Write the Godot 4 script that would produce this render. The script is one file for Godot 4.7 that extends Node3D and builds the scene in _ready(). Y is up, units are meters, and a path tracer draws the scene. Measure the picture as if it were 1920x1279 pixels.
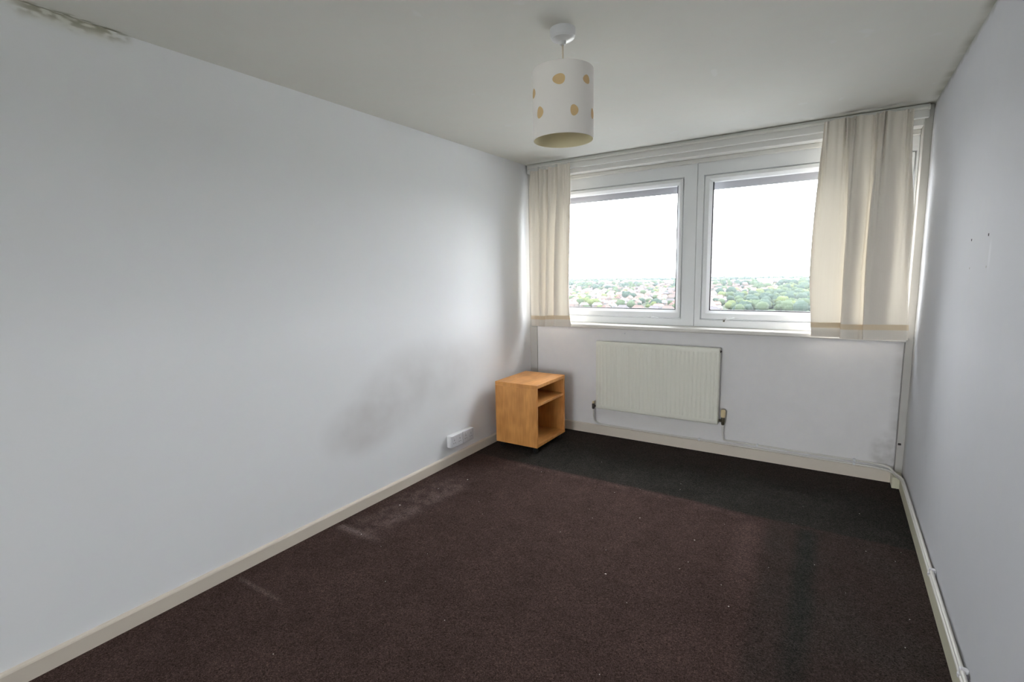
extends Node3D

# Axes: x runs from the left wall (0) to the right wall (W), y is up, z runs from the window wall (0) back into the room.
const W := 2.8508
const H := 2.4
const L := 9.0  # lengthened behind the camera so the added window fills the room evenly
const TL := 4.7  # the textures of floor, ceiling and side walls reach this far
const GROUND := -48.0

var M := {}
var used := {}
var rng := RandomNumberGenerator.new()


func _ready() -> void:
	rng.seed = 20311
	# ---- camera
	var cam := Camera3D.new()
	cam.name = "camera"
	add_child(cam)
	cam.transform = Transform3D(Basis(Vector3(0.841323, -0.019861, -0.540168), Vector3(-0.05602, 0.99074, -0.12368), Vector3(0.537622, 0.134315, 0.832419)).orthonormalized(), Vector3(2.41084, 1.44063, 4.05669))
	cam.fov = 68.5006
	cam.near = 0.05
	cam.far = 12000.0
	cam.current = true
	# ---- overcast sky: the only light, coming in through the window and the added one behind the camera
	var sm := ProceduralSkyMaterial.new()
	sm.sky_top_color = Color(0.972, 0.984, 1.0)
	sm.sky_horizon_color = Color(0.978, 0.986, 1.0)
	sm.ground_horizon_color = Color(0.978, 0.986, 1.0)
	sm.ground_bottom_color = Color(0.6, 0.62, 0.6)
	sm.energy_multiplier = 19.8
	var sky := Sky.new()
	sky.sky_material = sm
	var env := Environment.new()
	env.background_mode = Environment.BG_SKY
	env.sky = sky
	env.ambient_light_source = Environment.AMBIENT_SOURCE_DISABLED
	env.tonemap_mode = Environment.TONE_MAPPER_LINEAR
	env.tonemap_exposure = 1.0
	env.volumetric_fog_enabled = true
	env.volumetric_fog_density = 0.0
	env.sdfgi_enabled = true
	env.ssao_enabled = true
	env.ssil_enabled = true
	var we := WorldEnvironment.new()
	we.name = "world_environment"
	we.environment = env
	add_child(we)

	make_materials()
	room_shell()
	window_wall()
	windows()
	trims()
	curtains()
	pendant()
	radiator()
	pipes()
	cabinet()
	socket_outlet()
	lint()
	landscape()


# ---------------------------------------------------------------- naming

func numbered(called: String) -> String:
	if not used.has(called):
		used[called] = 0
		return called
	used[called] += 1
	return "%s_%03d" % [called, used[called]]


func tag(o: Node, label := "", category := "", group := "", kind := "") -> Node:
	if label: o.set_meta("label", label)
	if category: o.set_meta("category", category)
	if group: o.set_meta("group", group)
	if kind: o.set_meta("kind", kind)
	return o


func base(called: String, at := Vector3.ZERO) -> Node3D:
	var o := Node3D.new()
	o.name = numbered(called)
	o.position = at
	add_child(o, true)
	return o


# Commits a SurfaceTool as one named mesh; points are given in world axes and shifted to the parent's origin.
func build(called: String, st: SurfaceTool, m: Material, parent: Node = null) -> MeshInstance3D:
	var o := MeshInstance3D.new()
	o.name = called if parent else numbered(called)
	o.mesh = st.commit()
	o.material_override = m
	o.cast_shadow = GeometryInstance3D.SHADOW_CASTING_SETTING_ON
	if parent:
		parent.add_child(o, true)
		var off := Vector3.ZERO
		var n: Node = parent
		while n is Node3D and n != self:
			off += n.position
			n = n.get_parent()
		o.position = -off
	else:
		add_child(o, true)
	return o


# ---------------------------------------------------------------- mesh helpers

func mb() -> SurfaceTool:
	var st := SurfaceTool.new()
	st.begin(Mesh.PRIMITIVE_TRIANGLES)
	return st


# One triangle with its corners' normals; the winding follows the normals.
func tri(st: SurfaceTool, a: Vector3, b: Vector3, c: Vector3, na: Vector3, nb: Vector3, nc: Vector3, ua := Vector2.ZERO, ub := Vector2.ZERO, uc := Vector2.ZERO) -> void:
	if (a - c).cross(a - b).dot(na + nb + nc) < 0.0:
		var t := b; b = c; c = t
		t = nb; nb = nc; nc = t
		var u := ub; ub = uc; uc = u
	st.set_normal(na); st.set_uv(ua); st.add_vertex(a)
	st.set_normal(nb); st.set_uv(ub); st.add_vertex(b)
	st.set_normal(nc); st.set_uv(uc); st.add_vertex(c)


func quad(st: SurfaceTool, a: Vector3, b: Vector3, c: Vector3, d: Vector3, n: Vector3) -> void:
	tri(st, a, b, c, n, n, n)
	tri(st, a, c, d, n, n, n)


# A flat face of a convex body, turned away from its middle.
func face(st: SurfaceTool, pts: Array, mid: Vector3, uv = null) -> void:
	var n := Vector3.ZERO
	var cen := Vector3.ZERO
	for k in pts.size():
		cen += pts[k]
		n += (pts[k] as Vector3).cross(pts[(k + 1) % pts.size()])
	cen /= pts.size()
	n = n.normalized()
	if n.dot(cen - mid) < 0.0: n = -n
	for k in range(1, pts.size() - 1):
		if uv != null:
			tri(st, pts[0], pts[k], pts[k + 1], n, n, n, uv.call(pts[0]), uv.call(pts[k]), uv.call(pts[k + 1]))
		else:
			tri(st, pts[0], pts[k], pts[k + 1], n, n, n)


# A box from corner lo to corner hi with chamfered edges of width r.
func box(st: SurfaceTool, lo: Vector3, hi: Vector3, r := 0.0, uv = null, basis := Basis.IDENTITY, pivot := Vector3.ZERO) -> void:
	var mid := (lo + hi) / 2.0
	var half := (hi - lo) / 2.0
	r = minf(r, minf(half.x, minf(half.y, half.z)) * 0.9)
	var put := func(v: Vector3) -> Vector3: return pivot + basis * (mid + v - pivot)
	var c: Vector3 = put.call(Vector3.ZERO)
	for ax in 3:
		var a1 := (ax + 1) % 3
		var a2 := (ax + 2) % 3
		for s in [-1.0, 1.0]:
			var pts := []
			for q in [[-1, -1], [1, -1], [1, 1], [-1, 1]]:
				var v := Vector3.ZERO
				v[ax] = s * half[ax]
				v[a1] = q[0] * (half[a1] - r)
				v[a2] = q[1] * (half[a2] - r)
				pts.append(put.call(v))
			face(st, pts, c, uv)
		if r > 0.0:
			for s1 in [-1.0, 1.0]:
				for s2 in [-1.0, 1.0]:
					var pts := []
					for e in [[-1.0, 0], [1.0, 0], [1.0, 1], [-1.0, 1]]:
						var v := Vector3.ZERO
						v[ax] = e[0] * (half[ax] - r)
						v[a1] = s1 * (half[a1] - (r if e[1] == 1 else 0.0))
						v[a2] = s2 * (half[a2] - (0.0 if e[1] == 1 else r))
						pts.append(put.call(v))
					face(st, pts, c, uv)
	if r > 0.0:
		for sx in [-1.0, 1.0]:
			for sy in [-1.0, 1.0]:
				for sz in [-1.0, 1.0]:
					face(st, [put.call(Vector3(sx * half.x, sy * (half.y - r), sz * (half.z - r))), put.call(Vector3(sx * (half.x - r), sy * half.y, sz * (half.z - r))), put.call(Vector3(sx * (half.x - r), sy * (half.y - r), sz * half.z))], c, uv)


func one_box(called: String, lo: Vector3, hi: Vector3, r: float, m: Material, parent: Node = null) -> MeshInstance3D:
	var st := mb()
	box(st, lo, hi, r)
	return build(called, st, m, parent)


# A round bar along a polyline.
func tube(st: SurfaceTool, pts: Array, r: float, seg := 12, caps := true) -> void:
	var rings := []
	var up := Vector3(0.13, 0.97, 0.21).normalized()
	for k in pts.size():
		var t: Vector3 = (pts[mini(k + 1, pts.size() - 1)] - pts[maxi(k - 1, 0)]).normalized()
		var side := up.cross(t)
		if side.length() < 0.2: side = Vector3(1, 0.1, 0).cross(t)
		side = side.normalized()
		up = t.cross(side).normalized()
		var ring := []
		for j in seg:
			var a := TAU * j / seg
			ring.append(side * cos(a) + up * sin(a))
		rings.append(ring)
	for k in pts.size() - 1:
		for j in seg:
			var n0: Vector3 = rings[k][j]
			var n1: Vector3 = rings[k][(j + 1) % seg]
			var m0: Vector3 = rings[k + 1][j]
			var m1: Vector3 = rings[k + 1][(j + 1) % seg]
			tri(st, pts[k] + n0 * r, pts[k] + n1 * r, pts[k + 1] + m1 * r, n0, n1, m1)
			tri(st, pts[k] + n0 * r, pts[k + 1] + m1 * r, pts[k + 1] + m0 * r, n0, m1, m0)
	if caps:
		for e in [[0, 1], [pts.size() - 1, pts.size() - 2]]:
			var n: Vector3 = (pts[e[0]] - pts[e[1]]).normalized()
			for j in seg:
				tri(st, pts[e[0]], pts[e[0]] + rings[e[0]][j] * r, pts[e[0]] + rings[e[0]][(j + 1) % seg] * r, n, n, n)


# Points of a polyline with its inner corners rounded.
func rounded(pts: Array, r: float, steps := 6) -> Array:
	var out := [pts[0]]
	for k in range(1, pts.size() - 1):
		var p: Vector3 = pts[k]
		var a: Vector3 = pts[k - 1] - p
		var b: Vector3 = pts[k + 1] - p
		var d := minf(r, minf(a.length(), b.length()) * 0.49)
		var s := p + a.normalized() * d
		var e := p + b.normalized() * d
		for j in steps + 1:
			var t := float(j) / steps
			out.append(s.lerp(p, t).lerp(p.lerp(e, t), t))
	out.append(pts[-1])
	return out


# A body turned round an axis through `at`; profile = [radius, height] pairs.
func lathe(st: SurfaceTool, at: Vector3, profile: Array, seg := 32, axis := Vector3.UP) -> void:
	var q := Quaternion(Vector3.UP, axis.normalized())
	for k in profile.size() - 1:
		var p0: Array = profile[k]
		var p1: Array = profile[k + 1]
		var e := Vector2(p1[0] - p0[0], p1[1] - p0[1])
		if e.length() < 1e-7: continue
		var nn := Vector2(e.y, -e.x).normalized()
		for j in seg:
			var a0 := TAU * j / seg
			var a1 := TAU * (j + 1) / seg
			var d0 := Vector3(cos(a0), 0, sin(a0))
			var d1 := Vector3(cos(a1), 0, sin(a1))
			var v00: Vector3 = at + q * (d0 * p0[0] + Vector3.UP * p0[1])
			var v01: Vector3 = at + q * (d1 * p0[0] + Vector3.UP * p0[1])
			var v10: Vector3 = at + q * (d0 * p1[0] + Vector3.UP * p1[1])
			var v11: Vector3 = at + q * (d1 * p1[0] + Vector3.UP * p1[1])
			var n0: Vector3 = q * (d0 * nn.x + Vector3.UP * nn.y)
			var n1: Vector3 = q * (d1 * nn.x + Vector3.UP * nn.y)
			if p0[0] > 1e-6: tri(st, v00, v01, v11, n0, n1, n1)
			if p1[0] > 1e-6: tri(st, v00, v11, v10, n0, n1, n0)


# A mitred frame in the plane z: outer rectangle o, inner rectangle i, profile = [share of the way in, offset in metres, z].
func mitred(st: SurfaceTool, o: Rect2, i: Rect2, profile: Array) -> void:
	var rings := []
	for p in profile:
		var w := [i.position.x - o.position.x, o.end.x - i.end.x, i.position.y - o.position.y, o.end.y - i.end.y]
		var ins := []
		for s in w: ins.append(s * p[0] + p[1])
		var x0: float = o.position.x + ins[0]
		var x1: float = o.end.x - ins[1]
		var y0: float = o.position.y + ins[2]
		var y1: float = o.end.y - ins[3]
		rings.append([Vector3(x0, y0, p[2]), Vector3(x1, y0, p[2]), Vector3(x1, y1, p[2]), Vector3(x0, y1, p[2])])
	var zm := 0.0
	for p in profile: zm += p[2] / profile.size()
	for k in rings.size() - 1:
		for j in 4:
			var a: Vector3 = rings[k][j]
			var b: Vector3 = rings[k][(j + 1) % 4]
			var c: Vector3 = rings[k + 1][(j + 1) % 4]
			var d: Vector3 = rings[k + 1][j]
			var oo: Vector3 = (Vector3(o.position.x, o.position.y, 0) if j == 0 else Vector3(o.end.x, o.position.y, 0) if j == 1 else Vector3(o.end.x, o.end.y, 0) if j == 2 else Vector3(o.position.x, o.end.y, 0))
			var ii: Vector3 = (Vector3(i.position.x, i.position.y, 0) if j == 0 else Vector3(i.end.x, i.position.y, 0) if j == 1 else Vector3(i.end.x, i.end.y, 0) if j == 2 else Vector3(i.position.x, i.end.y, 0))
			var o2: Vector3 = (Vector3(o.end.x, o.position.y, 0) if j == 0 else Vector3(o.end.x, o.end.y, 0) if j == 1 else Vector3(o.position.x, o.end.y, 0) if j == 2 else Vector3(o.position.x, o.position.y, 0))
			var mid := (oo + ii) / 2.0
			var dir := (o2 - oo).normalized()
			var cen := (a + b + c + d) / 4.0
			mid = mid + dir * (cen - mid).dot(dir)
			mid.z = zm
			face(st, [a, b, c, d], mid)


# A profile in (across, up) pulled along z or x between two values.
func extrude(st: SurfaceTool, prof: Array, along: int, from: float, to: float) -> void:
	var put := func(p: Vector2, t: float) -> Vector3: return Vector3(p.x, p.y, t) if along == 2 else Vector3(t, p.y, p.x)
	var mid2 := Vector2.ZERO
	for p in prof: mid2 += p / prof.size()
	var c: Vector3 = put.call(mid2, (from + to) / 2.0)
	for k in prof.size():
		var a: Vector2 = prof[k]
		var b: Vector2 = prof[(k + 1) % prof.size()]
		face(st, [put.call(a, from), put.call(b, from), put.call(b, to), put.call(a, to)], c)
	for t in [from, to]:
		var pts := []
		for p in prof: pts.append(put.call(p, t))
		face(st, pts, c)


# ---------------------------------------------------------------- materials

func mat(rgb: Color, rough := 0.8, spec := 0.5) -> StandardMaterial3D:
	var m := StandardMaterial3D.new()
	m.albedo_color = rgb
	m.roughness = rough
	m.metallic_specular = spec
	return m


func rgb8(r: float, g: float, b: float) -> Color:
	return Color(r / 255.0, g / 255.0, b / 255.0)


func noise(s: int, freq: float, oct := 3) -> FastNoiseLite:
	var n := FastNoiseLite.new()
	n.seed = s
	n.noise_type = FastNoiseLite.TYPE_SIMPLEX_SMOOTH
	n.frequency = freq
	n.fractal_octaves = oct
	return n


func make_materials() -> void:
	M.white_paint = mat(rgb8(228, 228, 226), 0.55)
	M.trim_paint = mat(rgb8(222, 219, 212), 0.45)
	M.cream_paint = mat(rgb8(214, 204, 190), 0.42)
	M.old_cream = mat(rgb8(206, 203, 180), 0.45)
	M.upvc = mat(rgb8(232, 234, 235), 0.3)
	M.gasket = mat(rgb8(38, 38, 44), 0.6)
	M.nib = mat(rgb8(190, 188, 183), 0.85)
	M.head_paint = mat(rgb8(222, 221, 217), 0.6)
	M.rad = mat(rgb8(228, 227, 214), 0.38)
	M.valve_cap = mat(rgb8(214, 196, 156), 0.45)
	M.brass = mat(rgb8(92, 86, 70), 0.45)
	M.brass.metallic = 0.6
	M.dark_metal = mat(rgb8(58, 52, 46), 0.55)
	M.plastic = mat(rgb8(226, 226, 228), 0.35)
	M.plastic_grey = mat(rgb8(214, 214, 218), 0.35)
	M.hole = mat(rgb8(40, 38, 38), 0.9)
	M.black = mat(rgb8(22, 22, 22), 0.5)
	M.cord = mat(rgb8(226, 214, 196), 0.5)
	M.concrete = mat(rgb8(196, 196, 202), 0.9)
	M.lint = mat(rgb8(205, 198, 190), 0.95)
	M.rail = mat(rgb8(226, 224, 218), 0.4)
	M.glass = StandardMaterial3D.new()
	M.glass.transparency = BaseMaterial3D.TRANSPARENCY_ALPHA
	M.glass.albedo_color = Color(1, 1, 1, 0.03)
	M.glass.roughness = 0.0
	M.glass.metallic_specular = 0.12
	# curtain cotton: a fine weave, light comes through
	var wi := Image.create(128, 128, false, Image.FORMAT_RGB8)
	for y in 128:
		for x in 128:
			var f := 0.97 + 0.02 * sin(TAU * x / 4.0) + 0.012 * sin(TAU * y / 4.0)
			wi.set_pixel(x, y, Color(0.95 * f, 0.922 * f, 0.882 * f))
	wi.generate_mipmaps()
	M.cotton = StandardMaterial3D.new()
	M.cotton.albedo_texture = ImageTexture.create_from_image(wi)
	M.cotton.uv1_triplanar = true
	M.cotton.uv1_scale = Vector3(12, 12, 12)
	M.cotton.roughness = 0.95
	M.cotton.metallic_specular = 0.15
	M.cotton.cull_mode = BaseMaterial3D.CULL_DISABLED
	M.cotton.backlight_enabled = true
	M.cotton.backlight = Color(0.43, 0.422, 0.392)
	M.cotton.rim_enabled = true
	M.cotton.rim = 0.15
	M.cotton_band = M.cotton.duplicate()
	M.cotton_band.albedo_color = Color(0.985, 0.94, 0.86)
	# lamp shade paper
	M.shade = StandardMaterial3D.new()
	M.shade.albedo_color = rgb8(253, 248, 243)
	M.shade.roughness = 0.85
	M.shade.cull_mode = BaseMaterial3D.CULL_DISABLED
	M.shade.backlight_enabled = true
	M.shade.backlight = Color(0.22, 0.21, 0.19)
	M.shade_in = mat(rgb8(238, 228, 194), 0.8)
	M.shade_in.cull_mode = BaseMaterial3D.CULL_DISABLED
	M.shade_in.backlight_enabled = true
	M.shade_in.backlight = Color(0.2, 0.19, 0.16)
	M.spot = mat(rgb8(228, 196, 146), 0.85)
	# beech veneer: long fine grain
	var gn := noise(7, 0.02, 4)
	var gb := noise(8, 0.008, 2)
	var bi := Image.create(512, 512, false, Image.FORMAT_RGB8)
	for y in 512:
		for x in 512:
			var g := gn.get_noise_2d(x * 3.2, y * 0.22) * 0.05 + gb.get_noise_2d(x * 1.0, y * 0.6) * 0.07
			bi.set_pixel(x, y, Color(clampf(0.825 + g, 0, 1), clampf(0.58 + g * 0.95, 0, 1), clampf(0.32 + g * 0.8, 0, 1)))
	bi.generate_mipmaps()
	M.beech = StandardMaterial3D.new()
	M.beech.albedo_texture = ImageTexture.create_from_image(bi)
	M.beech.uv1_triplanar = true
	M.beech.uv1_scale = Vector3(1.9, 1.9, 1.9)
	M.beech.roughness = 0.42
	M.beech_edge = M.beech.duplicate()
	M.beech_edge.albedo_color = Color(1.0, 0.98, 0.94)


func blob(p: Vector2, c: Vector2, r: Vector2, turn := 0.0) -> float:
	var d := (p - c).rotated(turn) / r
	return 1.0 - smoothstep(0.35, 1.0, d.length())


func picture(w: int, h: int, f: Callable) -> ImageTexture:
	var data := PackedByteArray()
	data.resize(w * h * 3)
	var k := 0
	for y in h:
		for x in w:
			var c: Color = f.call(float(x) / w, float(y) / h)
			data[k] = clampi(int(c.r * 255.0), 0, 255)
			data[k + 1] = clampi(int(c.g * 255.0), 0, 255)
			data[k + 2] = clampi(int(c.b * 255.0), 0, 255)
			k += 3
	var im := Image.create_from_data(w, h, false, Image.FORMAT_RGB8, data)
	im.generate_mipmaps()
	return ImageTexture.create_from_image(im)


func textured(tex: Texture2D, rough: float, spec := 0.4) -> StandardMaterial3D:
	var m := StandardMaterial3D.new()
	m.albedo_texture = tex
	m.roughness = rough
	m.metallic_specular = spec
	m.texture_repeat = false
	return m


# ---------------------------------------------------------------- room

func room_shell() -> void:
	var n1 := noise(21, 1.1, 3)
	var n2 := noise(22, 9.0, 3)
	var n3 := noise(23, 30.0, 2)
	# left wall: emulsion with a grubby patch low down and mould along the ceiling
	var left := picture(900, 520, func(u: float, v: float) -> Color:
		var z := u * TL
		var y := (1.0 - v) * H
		var f := 1.0 + 0.008 * n1.get_noise_2d(z, y) + 0.002 * n2.get_noise_2d(z, y)
		var p := Vector2(z, y)
		var s := maxf(maxf(blob(p, Vector2(2.0, 0.53), Vector2(0.40, 0.24), 0.1), 0.72 * blob(p, Vector2(1.70, 0.68), Vector2(0.62, 0.32), 0.35)), 0.5 * blob(p, Vector2(1.25, 0.72), Vector2(0.65, 0.27), 0.1))
		s *= 0.85 + 0.4 * n2.get_noise_2d(z * 0.4, y * 0.4 + 6.7)
		var c := Color(0.925, 0.93, 0.935) * f
		c = Color(c.r * (1.0 - s * 0.088), c.g * (1.0 - s * 0.098), c.b * (1.0 - s * 0.105))
		var edge := smoothstep(2.355 + 0.03 * n2.get_noise_2d(z, 3.0), 2.395, y) * smoothstep(3.05, 3.12, z) * (1.0 - smoothstep(3.36, 3.44, z))
		var mould := edge * smoothstep(-0.15, 0.35, n3.get_noise_2d(z * 0.5, y * 1.2) + 0.25)
		var yellow := smoothstep(2.33, 2.4, y) * smoothstep(3.04, 3.2, z) * (1.0 - smoothstep(3.3, 3.5, z))
		c = c.lerp(Color(0.80, 0.79, 0.70), 0.5 * yellow)
		c = c.lerp(Color(0.5, 0.48, 0.4), 0.6 * mould)
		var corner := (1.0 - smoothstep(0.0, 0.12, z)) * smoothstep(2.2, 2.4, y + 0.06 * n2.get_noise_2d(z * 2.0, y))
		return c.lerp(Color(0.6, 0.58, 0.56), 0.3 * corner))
	var st := mb()
	box(st, Vector3(-0.16, 0, -0.25), Vector3(0, H, L), 0.0, func(v: Vector3) -> Vector2: return Vector2(v.z / TL, 1.0 - v.y / H))
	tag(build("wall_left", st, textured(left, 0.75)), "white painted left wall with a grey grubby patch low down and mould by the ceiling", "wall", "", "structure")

	var right := picture(900, 520, func(u: float, v: float) -> Color:
		var z := u * TL
		var y := (1.0 - v) * H
		var f := 1.0 + 0.010 * n1.get_noise_2d(z + 40.0, y) + 0.002 * n2.get_noise_2d(z + 40.0, y)
		var c := Color(0.805, 0.809, 0.824) * f  # base colour lowered below the left wall to dim this side
		var p := Vector2(z, y)
		c = c * (1.0 + 0.05 * blob(p, Vector2(1.69, 1.475), Vector2(0.02, 0.07)))
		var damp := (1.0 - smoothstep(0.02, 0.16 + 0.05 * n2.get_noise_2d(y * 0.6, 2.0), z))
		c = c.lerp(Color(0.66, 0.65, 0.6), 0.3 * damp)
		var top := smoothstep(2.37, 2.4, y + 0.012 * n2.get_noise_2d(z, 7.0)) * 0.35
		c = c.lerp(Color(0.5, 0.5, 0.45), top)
		var scuff := smoothstep(0.32, 0.6, n2.get_noise_2d(z * 0.8, y * 0.3 + 9.0)) * blob(p, Vector2(0.9, 0.55), Vector2(0.9, 0.5))
		return c.lerp(Color(0.72, 0.72, 0.74), 0.12 * scuff))
	st = mb()
	box(st, Vector3(W, 0, -0.25), Vector3(W + 0.16, H, L), 0.0, func(v: Vector3) -> Vector2: return Vector2(v.z / TL, 1.0 - v.y / H))
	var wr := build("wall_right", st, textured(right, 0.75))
	tag(wr, "plain white painted right wall with two small dark screw holes", "wall", "", "structure")
	for s in [[1.39, 1.534, 0.0052, M.hole], [1.653, 1.541, 0.0058, M.hole], [1.403, 1.424, 0.0045, M.nib], [1.664, 1.430, 0.0048, M.nib]]:
		st = mb()
		lathe(st, Vector3(W, s[1], s[0]), [[0.0, 0.001], [s[2] * 0.8, 0.001], [s[2], 0.0002]], 14, Vector3(-1, 0, 0))
		build("screw_hole", st, s[3], wr)

	var ceil := picture(700, 1050, func(u: float, v: float) -> Color:
		var x := u * W
		var z := v * TL
		var f := 1.0 + 0.010 * n1.get_noise_2d(x + 90.0, z) + 0.003 * n2.get_noise_2d(x + 90.0, z)
		var c := Color(0.905, 0.903, 0.875) * f
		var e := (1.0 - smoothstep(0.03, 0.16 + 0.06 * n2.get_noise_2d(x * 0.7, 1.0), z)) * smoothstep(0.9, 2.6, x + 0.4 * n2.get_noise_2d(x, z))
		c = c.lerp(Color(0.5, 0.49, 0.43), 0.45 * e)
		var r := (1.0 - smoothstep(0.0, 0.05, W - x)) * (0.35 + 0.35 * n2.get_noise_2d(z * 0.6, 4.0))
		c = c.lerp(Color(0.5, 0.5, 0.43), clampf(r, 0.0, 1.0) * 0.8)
		var edge := (1.0 - smoothstep(0.0, 0.03 + 0.015 * n2.get_noise_2d(z, 8.0), x)) * smoothstep(3.05, 3.12, z) * (1.0 - smoothstep(3.36, 3.44, z))
		c = c.lerp(Color(0.42, 0.42, 0.33), 0.6 * edge * smoothstep(-0.2, 0.3, n3.get_noise_2d(z * 0.5, x * 1.5)))
		var flake := smoothstep(0.62, 0.7, n2.get_noise_2d(x * 0.5 + 3.0, z * 0.35 + 3.0))
		return c.lerp(Color(0.93, 0.93, 0.92), 0.5 * flake))
	st = mb()
	box(st, Vector3(-0.16, H, -0.25), Vector3(W + 0.16, H + 0.2, L + 0.16), 0.0, func(v: Vector3) -> Vector2: return Vector2(v.x / W, v.z / TL))
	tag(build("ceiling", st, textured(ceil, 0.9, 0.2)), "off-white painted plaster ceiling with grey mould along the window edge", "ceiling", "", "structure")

	st = mb()
	box(st, Vector3(-0.16, 0, L), Vector3(W + 0.16, 0.25, L + 0.16))
	box(st, Vector3(-0.16, 2.05, L), Vector3(W + 0.16, H, L + 0.16))
	box(st, Vector3(-0.16, 0.25, L), Vector3(0.6, 2.05, L + 0.16))
	box(st, Vector3(2.6, 0.25, L), Vector3(W + 0.16, 2.05, L + 0.16))
	tag(build("wall_near", st, M.white_paint), "white painted wall behind the camera, with an added fill window", "wall", "", "structure")
	var w3 := base("window_3", Vector3(1.95, 0.25, L + 0.08))  # added out of view, fills the room with daylight from behind
	tag(w3, "added white framed fill window behind the camera, letting in extra daylight", "window", "", "structure")
	st = mb()
	mitred(st, Rect2(0.6, 0.25, 2.0, 1.8), Rect2(0.65, 0.3, 1.9, 1.7), [[0, 0, L + 0.05], [1, 0, L + 0.05], [1, 0, L + 0.11], [0, 0, L + 0.11], [0, 0, L + 0.05]])
	build("outer_frame", st, M.upvc, w3)
	st = mb()
	quad(st, Vector3(0.65, 0.3, L + 0.08), Vector3(2.55, 0.3, L + 0.08), Vector3(2.55, 2.0, L + 0.08), Vector3(0.65, 2.0, L + 0.08), Vector3(0, 0, -1))
	build("pane", st, M.glass, w3)
	var d := base("door_1", Vector3(W, 0, 6.4))
	tag(d, "white flush bedroom door in the right wall behind the camera", "door", "", "structure")
	one_box("door_leaf", Vector3(W - 0.03, 0.01, 6.02), Vector3(W - 0.0005, 1.98, 6.76), 0.004, M.trim_paint, d)
	one_box("door_stile", Vector3(W - 0.035, 0.0, 5.96), Vector3(W - 0.0005, 2.04, 6.015), 0.004, M.cream_paint, d)
	one_box("door_stile", Vector3(W - 0.035, 0.0, 6.765), Vector3(W - 0.0005, 2.04, 6.82), 0.004, M.cream_paint, d)
	one_box("door_head", Vector3(W - 0.035, 1.985, 6.0155), Vector3(W - 0.0005, 2.04, 6.7645), 0.004, M.cream_paint, d)
	st = mb()
	tube(st, rounded([Vector3(W - 0.03, 1.0, 6.7), Vector3(W - 0.08, 1.0, 6.7), Vector3(W - 0.08, 1.0, 6.59)], 0.02), 0.009)
	build("door_handle", st, M.brass, d)

	# carpet
	var c1 := noise(31, 1.0, 2)
	c1.noise_type = FastNoiseLite.TYPE_VALUE
	var c2 := noise(32, 2.2, 4)
	var fz := RandomNumberGenerator.new()
	fz.seed = 77
	var carpet := picture(1120, 2040, func(u: float, v: float) -> Color:
		var x := u * W
		var z := v * TL
		var w := c2.get_noise_2d(x, z)
		var w2 := c2.get_noise_2d(x * 4.0 + 20.0, z * 4.0)
		var fleck := fz.randfn(0.0, 0.2) + 0.22 * c1.get_noise_2d(u * 560.0, v * 1020.0)
		var brown := Color(0.275, 0.222, 0.208)
		var dark := Color(0.198, 0.192, 0.182)
		var fade := smoothstep(-0.1, 0.5, x)
		var bz := 0.945 + 0.03 * smoothstep(1.6, 2.1, x) + 0.012 * w2
		var band := (1.0 - smoothstep(bz - 0.03, bz + 0.015, z)) * lerpf(0.45, 1.0, fade)
		band *= lerpf(0.62, 1.0, smoothstep(0.1, 0.55, z + 0.25 * w))
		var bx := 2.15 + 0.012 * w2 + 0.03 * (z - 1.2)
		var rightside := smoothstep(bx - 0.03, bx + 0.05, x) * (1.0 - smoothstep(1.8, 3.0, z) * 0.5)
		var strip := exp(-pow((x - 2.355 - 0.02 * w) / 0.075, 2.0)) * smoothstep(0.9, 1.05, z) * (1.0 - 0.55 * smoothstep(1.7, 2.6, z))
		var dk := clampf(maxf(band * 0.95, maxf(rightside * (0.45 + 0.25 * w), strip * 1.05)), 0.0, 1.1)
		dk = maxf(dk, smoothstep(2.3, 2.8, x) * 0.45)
		var c := brown.lerp(dark, dk)
		c = c * (1.0 + 0.09 * w + 0.06 * w2)
		# fluffy light edge, scuffs and dust
		var rim := exp(-pow((z - bz - 0.035) / 0.03, 2.0)) * smoothstep(0.2, 0.5, x) * (1.0 - smoothstep(2.0, 2.2, x)) * (0.5 + 0.8 * w2)
		rim = maxf(rim, exp(-pow((x - bx + 0.07) / 0.06, 2.0)) * smoothstep(0.98, 1.1, z) * (1.0 - smoothstep(1.4, 2.0, z)) * 0.8)
		c = c.lerp(Color(0.39, 0.32, 0.305), clampf(0.45 * rim, 0, 1))
		var dust := 0.0
		dust = maxf(dust, 0.5 * exp(-pow((z - 2.30 + 0.02 * x) / 0.03, 2.0)) * smoothstep(0.03, 0.07, x) * (1.0 - smoothstep(0.2, 0.46, x)))
		dust = maxf(dust, 0.42 * exp(-pow((x - 0.3 + 0.05 * (z - 1.4)) / 0.07, 2.0)) * smoothstep(1.35, 1.6, z) * (1.0 - smoothstep(2.1, 2.32, z)) * (0.7 + 0.7 * w2))
		dust = maxf(dust, 0.28 * exp(-pow((x - 0.2) / 0.14, 2.0)) * smoothstep(1.1, 1.7, z) * (1.0 - smoothstep(2.25, 2.3, z)) * (0.6 + 0.9 * w2))
		dust = maxf(dust, 0.3 * exp(-pow((z - 2.888) / 0.012, 2.0)) * smoothstep(0.04, 0.07, x) * (1.0 - smoothstep(0.3, 0.42, x)))
		c = c.lerp(Color(0.55, 0.50, 0.49), clampf(dust, 0, 1))
		c = c * (1.0 + fleck)
		return c)
	st = mb()
	box(st, Vector3(-0.16, -0.2, -0.25), Vector3(W + 0.16, 0, L + 0.16), 0.0, func(v: Vector3) -> Vector2: return Vector2(v.x / W, v.z / TL))
	tag(build("floor", st, textured(carpet, 1.0, 0.05)), "dark brown carpet with a darker unfaded band by the window", "carpet", "", "structure")


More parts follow.
